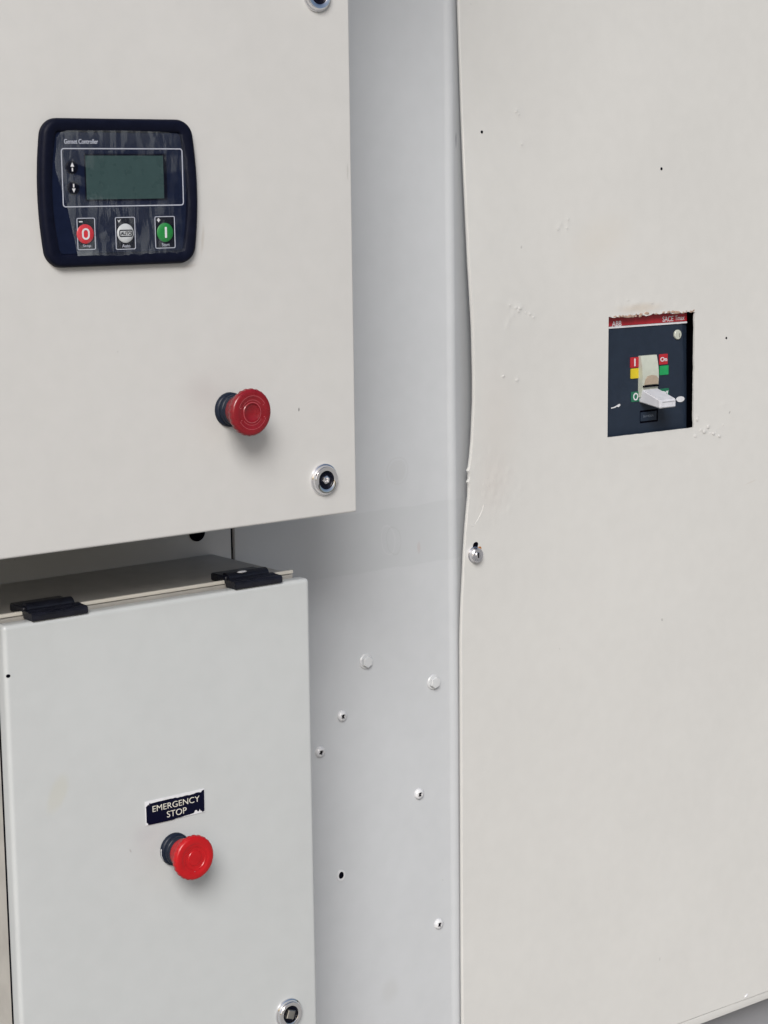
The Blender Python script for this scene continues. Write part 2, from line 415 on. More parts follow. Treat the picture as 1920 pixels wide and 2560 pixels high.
hd = thing('shade_board', 'unseen grey board added above the control cabinet to shade it', 'light blocker', (.85, -.1, 2.02))
bm = bmesh.new(); add_box(bm, -.2, 1.10, -.14, YW+.03, 2.12, 2.16, .004, 3); bm_obj('shade_board_sheet', bm, M_WALL, hd, smooth=True)  # out-of-view board, added only to darken the door and wall tops

# ------------------------------------------------------------------ back panel left of the seam
back = thing('back_panel', 'grey steel back panel in the gap between the two cabinets, with a round hole', 'panel', (0.8, YW, 0.6))
bm = bmesh.new(); add_box(bm, .40, XS-.0042, YW-.0005, YW+.0025, .45, 2.05, .0005, 2)
bm_obj('panel_sheet', bm, M_BACK, back, smooth=True)
x, z = xz(493, 1331, YW-.001)
bm = bmesh.new(); lathe(bm, x, YW-.0001, z, [(.0088, 0), (.0088, .0012)], 28); bm_obj('round_hole', bm, M_VOID, back)
bm = bmesh.new(); add_box(bm, XS-.02, XS+.01, YW+.0035, YW+.006, .45, 2.05); bm_obj('seam_backing', bm, M_VOID, back)

# ------------------------------------------------------------------ access panel (right) : bowed, with rough cut-out
panel = thing('access_panel', 'large cream painted steel panel with a bowed left edge and a rough rectangular cut-out', 'panel', (1.36, YP, 0.60))
edge_px = [(-60, 1144.5), (0, 1146), (150, 1151), (300, 1156), (500, 1164.4), (650, 1171.5), (817, 1181), (943, 1184), (1006, 1184), (1100, 1180), (1150, 1175.5), (1171, 1172.5), (1177, 1168.5), (1183, 1172.5),
           (1198, 1173), (1204, 1168), (1211, 1172.5), (1237, 1172), (1280, 1168), (1327, 1164), (1390, 1160), (1440, 1158), (1520, 1154), (1600, 1152), (2000, 1153.5), (2400, 1155), (2700, 1157)]
bow_z = lambda z: .004*math.exp(-((z-1.46)/.19)**2)
ez_, ex_ = [], []
for py, px in edge_px:
    q = at(px, py, YP)
    q = at(px, py, YP-bow_z(q[2])); ez_.append(q[2]); ex_.append(q[0])
ez_ = np.array(ez_)[::-1]; ex_ = np.array(ex_)[::-1]
ZB = at(1920, 2475, YP)[2]                # bottom edge
hTL, hTR, hBL, hBR = at(1521, 797, YP), at(1738, 775, YP), at(1518.5, 1095, YP), at(1733, 1068, YP)
HX0, HX1 = (hTL[0]+hBL[0])/2, (hTR[0]+hBR[0])/2; HZ0, HZ1 = (hBL[2]+hBR[2])/2, (hTL[2]+hTR[2])/2
zc = [ZB]
zc = np.concatenate([np.linspace(ZB, .95, 90), np.arange(.953, HZ0-.002, .003), np.linspace(HZ0, HZ1, 50), np.arange(HZ1+.002, 1.75, .003), np.linspace(1.755, 1.98, 30)])
uc = np.concatenate([np.linspace(0, .16, 62), np.arange(.164, .205, .003)])
def hx0(z): return HX0 + (.0008*math.sin(z*160) if True else 0)
xcols_right = np.concatenate([np.linspace(HX0, HX1, 46), np.linspace(HX1+.003, 1.95, 62)])
def bumps(x, z):
    """paint runs, weld spatter and dents (metres towards the viewer)"""
    d = 0.0
    for (bx_, bz_, rx_, rz_, an, h_) in BUMPS:
        dx, dz = x-bx_, z-bz_
        if abs(dx) > .03 or abs(dz) > .03: continue
        c, s = math.cos(an), math.sin(an); u, v = (dx*c+dz*s)/rx_, (-dx*s+dz*c)/rz_
        e = u*u+v*v
        if e < 6: d += h_*math.exp(-e)
    return d
BUMPS = []
def psurf(x, z):
    xe = float(np.interp(z, ez_, ex_)); b = bow_z(z)
    return YP - b*math.exp(-((x-xe)/.07)**2) - .0022*mnoise.noise(Vector((x*3.5, 1, z*3.0))) - bumps(x, z)
def bump_px(px, py, r, h, an=0, ry=None): q = at(px, py, YP); BUMPS.append((q[0], q[2], r, ry or r, an, h))
for (px, py) in ((1268, 763), (1283, 769), (1290, 777), (1296, 770), (1322, 785), (1332, 793), (1278, 787), (1262, 815), (1252, 940), (1290, 950), (1267, 800),
                 (1770, 1066), (1783, 1084), (1797, 1090), (1760, 1078), (1795, 1070), (1742, 1048), (1808, 1010), (1290, 278), (1296, 285), (1303, 360), (1418, 548), (1392, 572), (1400, 560), (1415, 570)):
    bump_px(px, py, .0022, .00085 if px > 1740 else .0006, 0)
for (a, b) in (((1225, 748), (1262, 760)), ((1740, 1072), (1790, 1088)), ((1272, 757), (1300, 768)), ((1600, 1118), (1635, 1112))):
    for k in range(6):
        bump_px(a[0]+(b[0]-a[0])*k/5, a[1]+(b[1]-a[1])*k/5, .0022, .00035)
rb = random.Random(3)
for _ in range(90): bump_px(rb.gauss(1235, 28), rb.gauss(1215, 45), rb.uniform(.0012, .003), rb.uniform(.0001, .00035))
for _ in range(40): bump_px(rb.uniform(1525, 1740), rb.gauss(762, 9), rb.uniform(.001, .003), rb.uniform(.0001, .0005))
for _ in range(60): bump_px(rb.uniform(1200, 1900), rb.uniform(150, 1500), rb.uniform(.0012, .0022), rb.uniform(.0001, .0003))
bm = bmesh.new(); rows = []
for z in zc:
    xe = float(np.interp(z, ez_, ex_)); b = bow_z(z)
    row = []
    xs = [xe + u*(HX0-xe) for u in np.concatenate([np.linspace(0, .02, 5), np.linspace(.03, 1, 84)])] + list(xcols_right[1:])
    # returned edge
    row.append(bm.verts.new((xe+.0004, YP-b+.0034, z))); row.append(bm.verts.new((xe, YP-b+.0018, z)))
    for i, x in enumerate(xs):
        fall = math.exp(-((x-xe)/.07)**2) if x > xe else 1
        y = YP - b*fall - .0022*mnoise.noise(Vector((x*3.5, 1, z*3.0))) - bumps(x, z)
        y -= -.0022*(1 if i == 0 else 0) + 0
        if i == 0: y = YP - b + .0008
        if i == 0: xx = x+.0002
        else: xx = x
        # rough burned upper edge and corners of the cut-out
        zz = z
        if HX0-.001 <= x <= HX1+.001 and abs(z-HZ1) < .0002:
            zz = HZ1 + .0022*mnoise.noise(Vector((x*190, 3, 0))) + .0016*mnoise.noise(Vector((x*60, 9, 0)))
            y -= .0008*abs(mnoise.noise(Vector((x*200, 5, 0))))
        if HX0-.001 <= x <= HX1+.001 and abs(z-HZ0) < .0002: zz = HZ0 + .0007*mnoise.noise(Vector((x*70, 3, 7)))
        if abs(x-HX1) < .0002 and HZ0 <= z <= HZ1: xx = x + .0016*mnoise.noise(Vector((z*90, 3, 7)))*(1 if z < HZ0+.04 else .5)
        row.append(bm.verts.new((xx, y, zz)))
    rows.append(row)
k0 = 2+89-1
for ri, (a, b) in enumerate(zip(rows[:-1], rows[1:])):
    for i in range(len(a)-1):
        if i >= 2:
            cx_ = (a[i].co.x+a[i+1].co.x)/2; cz_ = (zc[ri]+zc[ri+1])/2
            if HX0 < cx_ < HX1 and HZ0 < cz_ < HZ1: continue
        bm.faces.new((a[i], a[i+1], b[i+1], b[i]))
# give the cut edge its sheet thickness
be = [e for e in bm.edges if e.is_boundary and HX0-.004 < e.verts[0].co.x < HX1+.004 and HZ0-.004 < e.verts[0].co.z < HZ1+.006
      and HX0-.004 < e.verts[1].co.x < HX1+.004 and HZ0-.004 < e.verts[1].co.z < HZ1+.006]
ex_geo = bmesh.ops.extrude_edge_only(bm, edges=be)
for v in [v for v in ex_geo['geom'] if isinstance(v, bmesh.types.BMVert)]: v.co.y += .0022
# bottom return
bb = [e for e in bm.edges if e.is_boundary and abs(e.verts[0].co.z-ZB) < 1e-5 and abs(e.verts[1].co.z-ZB) < 1e-5]
ex_geo = bmesh.ops.extrude_edge_only(bm, edges=bb)
for v in [v for v in ex_geo['geom'] if isinstance(v, bmesh.types.BMVert)]: v.co.y += .010; v.co.z -= .0002
bm_obj('panel_sheet', bm, M_PANEL, panel, smooth=True)
for (px, py, r) in ((1203, 330, .0016), (1652, 422, .0017), (1816, 845, .0014)):
    x, z = xz(px, py, YP); yy = psurf(x, z)
    bm = bmesh.new(); lathe(bm, x, yy+.0008, z, [(r, 0), (r, .0011), (r*.8, .00115)], 16); bm_obj('drill_hole', bm, M_VOID, panel)
# rusty paint crust along the top of the cut-out
bm = bmesh.new()
for _ in range(34):
    x = rb.uniform(HX0+.004, HX1+.001); z = HZ1+rb.uniform(-.0010, .0016)
    s = rb.uniform(.0010, .0026)
    m = bmesh.ops.create_icosphere(bm, subdivisions=2, radius=1)
    for v in m['verts']:
        n = 1+.35*mnoise.noise(v.co*1.7+Vector((x*400, 0, 0)))
        v.co = Vector((x+v.co.x*s*1.5*n, psurf(x, HZ1)+.0004+v.co.y*s*.45*n, z+v.co.z*s*.7*n))
bm_obj('paint_crust', bm, paint('crust_paint', (.27, .19, .15), .5, .3, grime=.25), panel, smooth=True)
bm = bmesh.new()
q = at(1865, 2489, YP-.001)
m = bmesh.ops.create_icosphere(bm, subdivisions=2, radius=1)
for v in m['verts']: v.co = Vector((q[0]+v.co.x*.0034, psurf(q[0], q[2])-.0002+v.co.y*.0014, q[2]+v.co.z*.0017+v.co.x*.0014))
bm_obj('paint_chip', bm, M_FRAME, panel, smooth=True)

# beads of paint and weld spatter standing on the sheet
bm = bmesh.new()
def bead(px, py, r, h, el=1.0, an=0.0):
    q = at(px, py, YP); x, z = q[0], q[2]
    if (HX0-.002 < x < HX1+.002 and HZ0-.002 < z < HZ1+.001) or x < float(np.interp(z, ez_, ex_))+.004: return
    y = psurf(x, z); h *= .5
    m = bmesh.ops.create_icosphere(bm, subdivisions=2, radius=1)
    c, s_ = math.cos(an), math.sin(an)
    for v in m['verts']:
        k = 1+.25*mnoise.noise(v.co*1.5+Vector((px, py, 0)))
        u, w_ = v.co.x*r*el*k, v.co.z*r*k
        v.co = Vector((x+u*c-w_*s_, y+.0002-max(v.co.y*-1, -1)*h if False else y+.0002+v.co.y*h, z+u*s_+w_*c))
for (px, py) in ((1268, 763), (1283, 769), (1290, 777), (1296, 770), (1322, 785), (1332, 793), (1310, 781), (1252, 940), (1290, 950)):
    bead(px+rb.uniform(-2, 2), py, rb.uniform(.0011, .0020), rb.uniform(.0006, .0009), rb.uniform(1, 1.8), rb.uniform(-.6, .2))
for (px, py) in ((1770, 1066), (1783, 1084), (1797, 1090), (1790, 1082), (1760, 1078), (1776, 1083), (1742, 1048), (1752, 1075), (1736, 1062), (1745, 1040), (1738, 1090), (1808, 1062)):
    bead(px, py, rb.uniform(.0014, .0026), rb.uniform(.0008, .0014), rb.uniform(1, 1.7), rb.uniform(-.6, .2))
for (px, py) in ((1290, 278), (1296, 285), (1303, 360), (1418, 548), (1392, 572), (1400, 560), (1415, 570), (1425, 552), (1404, 553)):
    bead(px, py, rb.uniform(.0012, .0020), .0004, 1.3, rb.uniform(-1, 1))
for _ in range(46): bead(rb.gauss(1222, 22), rb.gauss(1222, 34), rb.uniform(.0010, .0020), rb.uniform(.00025, .0005), rb.uniform(1, 2), rb.uniform(-1, 1))
for _ in range(40): bead(rb.uniform(1525, 1740), rb.gauss(757, 9), rb.uniform(.0008, .0016), rb.uniform(.00025, .0005), rb.uniform(1, 2))
for _ in range(50): bead(rb.uniform(1210, 1900), rb.uniform(150, 1500), rb.uniform(.0008, .0013), rb.uniform(.0002, .0004), rb.uniform(1, 1.6))
o = bm_obj('paint_spatter', bm, M_PANEL, panel, smooth=True); o['kind'] = 'stuff'
rp = [at(a, b, YP) for a, b in ((1207, 1262), (1204, 1274), (1199, 1286), (1193, 1298), (1187, 1308), (1181, 1315), (1176, 1316), (1173, 1310))]
bm = bmesh.new(); prev = None
for i, q in enumerate(rp):
    r_ = .0009*(1-.5*abs(i/3.5-1)); y = psurf(q[0], q[2]); ring = [bm.verts.new((q[0]+r_*1.3*math.cos(t_)*.8, y+.0002-.0005*max(math.sin(t_), -.3), q[2]+r_*.9*math.cos(t_)*.6)) for t_ in np.linspace(0, 2*math.pi, 10, endpoint=False)]
    if prev:
        for k in range(10): bm.faces.new((prev[k], prev[(k+1) % 10], ring[(k+1) % 10], ring[k]))
    prev = ring
bm_obj('paint_ridge', bm, M_PANEL, panel, smooth=True)

# cam latch in the access panel
x, z = xz(1193, 1388, YP-.006)
by = psurf(x, z)+.0002
bm = bmesh.new(); lathe(bm, x, by, z, [(.0087, 0), (.0087, .0008), (.0079, .0012), (.0078, .0060), (.0070, .0070), (.0034, .0068), (.0030, .0072), (.0008, .0074)], 40)
la = bm_obj('cam_latch', bm, M_CHROMEW, panel, smooth=True)
bm = bmesh.new(); prism(bm, rrect(x+.0002, z+.0001, .0014, .0056, .0005), by-.00765, by-.0060); bm_obj('key_slot', bm, M_VOID, la)
x2, z2 = xz(1187, 1368, YP-.0008)
bm = bmesh.new(); pts = [(p[0]+(p[1]-z2)*.25, p[1]) for p in rrect(x2, z2, .0066, .0110, .0030)]
sy = psurf(x2, z2); prism(bm, pts, sy-.0006, sy+.002); bm_obj('latch_slot', bm, M_VOID, panel)
x3, z3 = xz(1199, 1371, YP-.0012)
bm = bmesh.new(); prism(bm, rrect(x3, z3, .0036, .0040, .0012), sy-.0010, sy+.002); bm_obj('rust_spot', bm, M_RUST, panel)

# base frame under the panel
base = thing('base_frame', 'narrow grey steel base rail running under the cream access panel', 'frame', (1.36, YP, 0.45))
bm = bmesh.new(); add_box(bm, 1.30, 1.96, YP+.0008, YP+.06, ZB-.0118, ZB-.0012, .0006, 2); bm_obj('rail', bm, M_PANEL, base, smooth=True)
bm = bmesh.new(); add_box(bm, 1.30, 1.96, YP+.050, YP+.056, .38, ZB-.0122); bm_obj('recessed_skirt', bm, M_BASE, base)

# ------------------------------------------------------------------ circuit breaker behind the cut-out
YB = YP+.010
brk = thing('circuit_breaker', 'dark blue circuit breaker with white toggle and red top strip, behind the cut-out', 'circuit breaker', ((HX0+HX1)/2, YB+.03, HZ0))
fx1, fz0 = at(1718, 1070, YB)[0], at(1500, 1112, YB)[2]
fx0 = HX0-.012
zl = (at(1525.6, 822, YB)[2]+at(1715.2, 803.5, YB)[2])/2      # white line height
ftop = HZ1+.004
fxs = at(1704, 900, YB)[0]
bm = bmesh.new()
sec = [(fx0, YB+.05), (fx0, YB), (fxs, YB), (at(1717, 1060, YB)[0], YB+.0025), (at(1718, 1060, YB)[0]+.0006, YB+.05)]
za, zb_ = fz0-.012, zl
A = [bm.verts.new((x, y, za)) for x, y in sec]; B = [bm.verts.new((x, y, zb_)) for x, y in sec]
# chamfer leans: narrow at the top, wide at the foot
A[2].co.x = at(1716.5, 1060, YB)[0]
for i in range(4): bm.faces.new((A[i], A[i+1], B[i+1], B[i]))
bm.faces.new(B); bm.faces.new(A[::-1])
bm_obj('front_cover', bm, M_BREAK, brk)
bm = bmesh.new(); add_box(bm, fx0, at(1715.5, 803, YB)[0], YB-.0012, YB+.05, zl+.0014, ftop, .0004, 1); bm_obj('top_strip', bm, M_REDP, brk)
bm = bmesh.new(); add_box(bm, fx0, at(1715.5, 803, YB)[0], YB-.0013, YB+.0455, zl-.0008, zl+.0012); bm_obj('white_line', bm, M_WHITE, brk)
x, z = xz(1541, 807, YB-.0013); text_obj('maker_lettering', 'ABB', x+.0005, z-.001, .0150, .0060, YB-.0011, M_WHITE, brk, bold=.02)
xa, za_ = xz(1656, 798, YB-.001); xb, zb2 = xz(1683, 795, YB-.001)
text_obj('series_lettering', 'SACE', (xa+xb)/2, (za_+zb2)/2-.0003, abs(xb-xa), .0062, YB-.0011, M_WHITE, brk, bold=.015)
xa, _ = xz(1687, 795, YB-.001); xb, _ = xz(1711, 793, YB-.001)
text_obj('series_lettering', 'Tmax', (xa+xb)/2, (za_+zb2)/2, abs(xb-xa), .0056, YB-.0011, M_WHITE, brk, bold=.01)
bm = bmesh.new(); add_box(bm, HX0-.05, HX1+.06, YB+.055, YB+.060, HZ0-.05, HZ1+.05); bm_obj('dark_interior', bm, M_VOID, brk)
bm = bmesh.new(); add_box(bm, fx1+.022, HX1+.058, YP+.004, YB+.054, HZ0-.05, HZ1+.05); bm_obj('dark_side_block', bm, M_VOID, brk)  # near-black box closing the gap right of the breaker
def sq(pxl, pxr, pyt, pyb, mat, name, txt=None, tw=.6, thh=.7, bold=.02):
    cx_, cz_ = xz((pxl+pxr)/2, (pyt+pyb)/2, YB-.0006)
    w_ = at(pxr, pyt, YB)[0]-at(pxl, pyt, YB)[0]; h_ = at(pxl, pyt, YB)[2]-at(pxl, pyb, YB)[2]
    bm = bmesh.new(); prism(bm, rrect(cx_, cz_, w_, h_, .0006, 3), YB-.0008, YB+.001)
    o = bm_obj(name, bm, mat, brk)
    if txt: text_obj('lettering', txt, cx_+.0002, cz_, w_*tw, h_*thh, YB-.0008, M_WHITE, o, bold=bold)
    return o
sq(1576, 1597, 893, 919, M_REDP, 'indicator_square', 'I', .14, .74, .04)
sq(1577, 1598, 921, 946, M_YEL, 'indicator_square')
sq(1648, 1669, 885, 911, M_REDP, 'indicator_square', 'On', .8, .42)
sq(1649, 1671, 914, 937, M_GREENP, 'indicator_square')
sq(1578, 1599, 979, 1004, M_GREEND, 'indicator_square', 'O', .58, .76)
sq(1650, 1672, 971, 994, M_GREEND, 'indicator_square', 'Off', .84, .44)
# slot plate, dusty cavity and toggle lever
sx0, sz1 = xz(1600.5, 890, YB-.003); sx1, _ = xz(1641, 886, YB-.003); _, sz0 = xz(1603, 967, YB-.003)
bm = bmesh.new()
zz = np.linspace(sz0-.012, sz1, 14)
rws = []
for i, z in enumerate(zz):
    t_ = (z-zz[0])/(zz[-1]-zz[0]); yy = YB-.0035-.0045*math.sin(math.pi*min(1, t_*1.02))**.8*.8
    rws.append([bm.verts.new((sx0, YB+.004, z)), bm.verts.new((sx0, yy, z)), bm.verts.new((sx1, yy, z)), bm.verts.new((sx1, YB+.004, z))])
for a, b in zip(rws[:-1], rws[1:]):
    for i in range(3): bm.faces.new((a[i], a[i+1], b[i+1], b[i]))
bm.faces.new(rws[-1]); slot = bm_obj('toggle_shutter', bm, M_SLOT, brk, smooth=True)
bm = bmesh.new(); mxs = (sx0+sx1)/2; wq = (sx1-sx0)
zq = sz0+.0025
pts = [(mxs-wq*.38, zq), (mxs+wq*.42, zq), (mxs+wq*.42, zq+.006), (mxs+wq*.30, zq+.0095), (mxs+wq*.05, zq+.0105), (mxs-wq*.2, zq+.0095), (mxs-wq*.33, zq+.006)]
prism(bm, pts, YB-.0086, YB-.004); bm_obj('dusty_recess', bm, M_DIRT, slot)
bm = bmesh.new(); prism(bm, [(sx0+.001, sz0-.0004), (sx1-.0008, sz0-.0004), (sx1-.0008, sz0+.0014), (sx0+.001, sz0+.0014)], YB-.0088, YB-.002); bm_obj('gap', bm, M_VOID, slot)
bq = [at(1603.5, 969.6, YB-.004), at(1642.4, 964.8, YB-.004), at(1640, 998, YB-.004), at(1604.5, 1002.4, YB-.004)]
x0_, x1_ = bq[0][0], bq[1][0]; zt_, zb3 = (bq[0][2]+bq[1][2])/2, bq[3][2]
# tip of the lever: find the depth where its width matches
best = min(((abs((at(1689.6, 996.2, y)[0]-at(1650.6, 1001.3, y)[0])-(x1_-x0_))+abs(at(1650.6, 1001.3, y)[0]-x0_)), y) for y in np.linspace(YB-.06, YB-.012, 120))[1]
tz1 = (at(1689.6, 996.2, best)[2]+at(1650.6, 1001.3, best)[2])/2; tz0 = (at(1686.5, 1018.7, best)[2]+at(1645.5, 1021.8, best)[2])/2
print('toggle length', YB-best, tz1, tz0, zt_, zb3)
bm = bmesh.new()
P = [(x0_, YB+.004, zb3-.001), (x1_, YB+.004, zb3-.001), (x1_, YB+.004, zt_+.001), (x0_, YB+.004, zt_+.001),
     (x0_-.0002, best, tz0), (x1_+.0006, best, tz0), (x1_+.0006, best, tz1), (x0_-.0002, best, tz1)]
V_ = [bm.verts.new(p) for p in P]
for f in ((0, 1, 2, 3), (7, 6, 5, 4), (0, 4, 5, 1), (1, 5, 6, 2), (2, 6, 7, 3), (3, 7, 4, 0)): bm.faces.new([V_[i] for i in f])
ff = [f for f in bm.faces]
bmesh.ops.bevel(bm, geom=list(bm.edges), offset=.0011, segments=3, affect='EDGES')
tog = bm_obj('toggle_lever', bm, M_TOGGLE, brk, smooth=True)
cxx = (x0_+x1_)/2; czz = (tz0+tz1)/2
frame_obj('tip_rim', cxx+.0002, czz, (x1_-x0_)*.86, (tz1-tz0)*.72, .0008, .0009, best, M_TOGGLE, tog, th=.0008)
x, z = xz(1695.5, 836.5, YB-.002)
bm = bmesh.new(); lathe(bm, x, YB+.0005, z, [(.0068, 0), (.0068, .0002)], 32); 
o = bm_obj('button_surround', bm, M_VOID, brk)
bm = bmesh.new(); lathe(bm, x, YB+.0005, z, [(.0056, 0), (.0056, .0022), (.0050, .0028), (.001, .0029)], 32); o = bm_obj('test_button', bm, M_SLOT, brk, smooth=True)
bm = bmesh.new(); prism(bm, rrect(x+.0018, z-.001, .0009, .0045, .0003), YB-.0026, YB-.0020); bm_obj('button_slot', bm, M_STEEL, o)
x, z = xz(1701.5, 998, YB-.001)
bm = bmesh.new(); prism(bm, [(x+.0066*math.cos(a), z+.0033*math.sin(a)) for a in np.linspace(0, 2*math.pi, 28, endpoint=False)], YB-.0010, YB+.002); bm_obj('oval_mark', bm, M_WHITE, brk)
x, z = xz(1541, 1016, YB-.001)
bm = bmesh.new(); prism(bm, [(x-.0075, z-.0021), (x-.001, z-.0015), (x+.001, z-.0004), (x+.0045, z-.0012), (x+.0072, z+.0010), (x+.0060, z+.0024), (x+.0035, z+.0019), (x+.001, z+.0008), (x-.002, z-.0003), (x-.0075, z-.0009)], YB-.0003, YB+.001); bm_obj('key_mark', bm, M_WHITE, brk)
x, z = xz(1622, 1040, YB-.001)
frame_obj('window_shadow', x+.0012, z-.0002, .0290, .0145, .0006, .0018, YB, M_VOID, brk, th=.0003)
bm = bmesh.new(); add_box(bm, x-.0130, x+.0116, YB-.0012, YB+.001, z-.0052, z+.0050, .0004, 2); o = bm_obj('rating_plate', bm, M_BREAK, brk)
text_obj('lettering', 'In=400A', x-.0005, z+.0003, .0165, .0028, YB-.0012, simple('faint_print', (.09, .11, .14), .5), o)

# ------------------------------------------------------------------ upper control cabinet
cab = thing('control_cabinet', 'upper cream control cabinet with a digital controller and a crimson stop button', 'cabinet', (.80, 0, 1.32))
DX1 = (at(889.5, 1275, 0)[0]+at(876.3, 0, 0)[0])/2; DZ0 = 1.3190
bm = bmesh.new(); add_box(bm, .52, DX1, 0, .020, DZ0, 1.99, .0022, 4); door = bm_obj('door', bm, M_DOOR, cab, smooth=True)
bm = bmesh.new(); add_box(bm, .535, DX1-.014, .0225, YW-.002, DZ0+.012, 1.98, .002, 2); bm_obj('body', bm, M_CAB, cab, smooth=True)
bm = bmesh.new(); add_box(bm, .53, DX1-.010, .0202, .0223, DZ0+.008, 1.985); bm_obj('door_seal', bm, M_VOID, cab)

# controller
YC = -.0008
ctl_cx = .8240
def bez_pts(inset, n=14, m=10):
    """outline with bowed left and right sides"""
    hw, hh, r = .0668-inset, .0577-inset, max(.0125-inset, .003)
    z0_ = 1.6025
    pts = []
    for (sx_, sz_, a0) in ((1, 1, 0), (-1, 1, 90), (-1, -1, 180), (1, -1, 270)):
        arc = []
        for i in range(m+1):
            a = math.radians(a0+90*i/m); arc.append((sx_*(hw-r)+r*math.cos(a), sz_*(hh-r)+r*math.sin(a)))
        if sx_ == sz_: pts += arc
        else: pts += arc
        if sx_*sz_ < 0:      # after TL or BR corner comes the vertical side (left going down / right going up)
            s = -1 if sz_ > 0 else 1
            for i in range(1, n):
                t_ = i/n; zz_ = (hh-r)*(1-2*t_)*(-s) 
                pts.append((s*hw, zz_))
    out = []
    for x_, z_ in pts:
        bow = .0052*(1-(z_/hh)**2)
        out.append((ctl_cx + x_ + (bow if x_ > 0 else -bow)*min(1, abs(x_)/(hw*.8)), z0_+z_))
    return out
def loft(bm, rings_):
    RR = [[bm.verts.new((p[0], y, p[1])) for p in pts] for pts, y in rings_]
    n = len(RR[0])
    for a, b in zip(RR[:-1], RR[1:]):
        for i in range(n): bm.faces.new((a[i], a[(i+1) % n], b[(i+1) % n], b[i]))
    return RR
bm = bmesh.new()
RR = loft(bm, [(bez_pts(0), .0005), (bez_pts(0), -.0035), (bez_pts(.0006), -.0058), (bez_pts(.0020), -.0072), (bez_pts(.0040), -.0076), (bez_pts(.0086), -.0068), (bez_pts(.0098), -.0060), (bez_pts(.0104), -.0042)])
bm.faces.new(RR[-1])
ctl = bm_obj('controller', bm, M_BLACK, cab, smooth=True)
YF = -.0042
def fxz(px, py): return xz(px, py, YF)
bm = bmesh.new(); prism(bm, bez_pts(.0106), YF-.0003, YF+.0003); bm_obj('face_membrane', bm, M_FACE, ctl)
YF -= .0003
a_, b_ = fxz(151.5, 370), fxz(455.5, 371); c_, d_ = fxz(155.5, 517), fxz(459.5, 513.5)
fcx, fcz = (a_[0]+d_[0])/2, (a_[1]+d_[1])/2
frame_obj('print_frame', fcx, fcz, d_[0]-a_[0], a_[1]-d_[1], .0026, .0008, YF, M_GRAYLINE, ctl)
l0, l1 = fxz(213, 389), fxz(410, 496)
bm = bmesh.new(); prism(bm, rrect((l0[0]+l1[0])/2+.001, (l0[1]+l1[1])/2, l1[0]-l0[0]+.0045, l0[1]-l1[1]+.003, .001), YF-.0001, YF+.0002); bm_obj('screen_border', bm, M_KEY, ctl)
bm = bmesh.new(); prism(bm, rrect((l0[0]+l1[0])/2, (l0[1]+l1[1])/2, l1[0]-l0[0], l0[1]-l1[1], .0006), YF-.0004, YF-.00005); bm_obj('screen', bm, M_LCD, ctl)
x0, z0 = fxz(160, 354); x1, _ = fxz(245, 355)
text_obj('lettering', 'Genset Controller', (x0+x1)/2, z0+.0002, x1-x0, .0036, YF, M_GRAYLINE, ctl, bold=.008)
for (px, py, up) in ((179, 418, 1), (182.5, 470, -1)):
    x, z = fxz(px, py)
    bm = bmesh.new(); lathe(bm, x, YF+.0002, z, [(.0052, 0), (.0052, .0008), (.0046, .0012)], 32); k = bm_obj('arrow_key', bm, M_KEY, ctl, smooth=True)
    bm = bmesh.new(); s = up
    prism(bm, [(x-.0016, z+s*.0004), (x+.0016, z+s*.0004), (x, z+s*.0036)][::s], YF-.0013, YF-.0009)
    prism(bm, [(x-.0005, z-s*.0032), (x+.0005, z-s*.0032), (x+.0005, z-s*.0004), (x-.0005, z-s*.0004)][::s], YF-.0013, YF-.0009)
    bm_obj('arrow_mark', bm, M_WHITE, k)
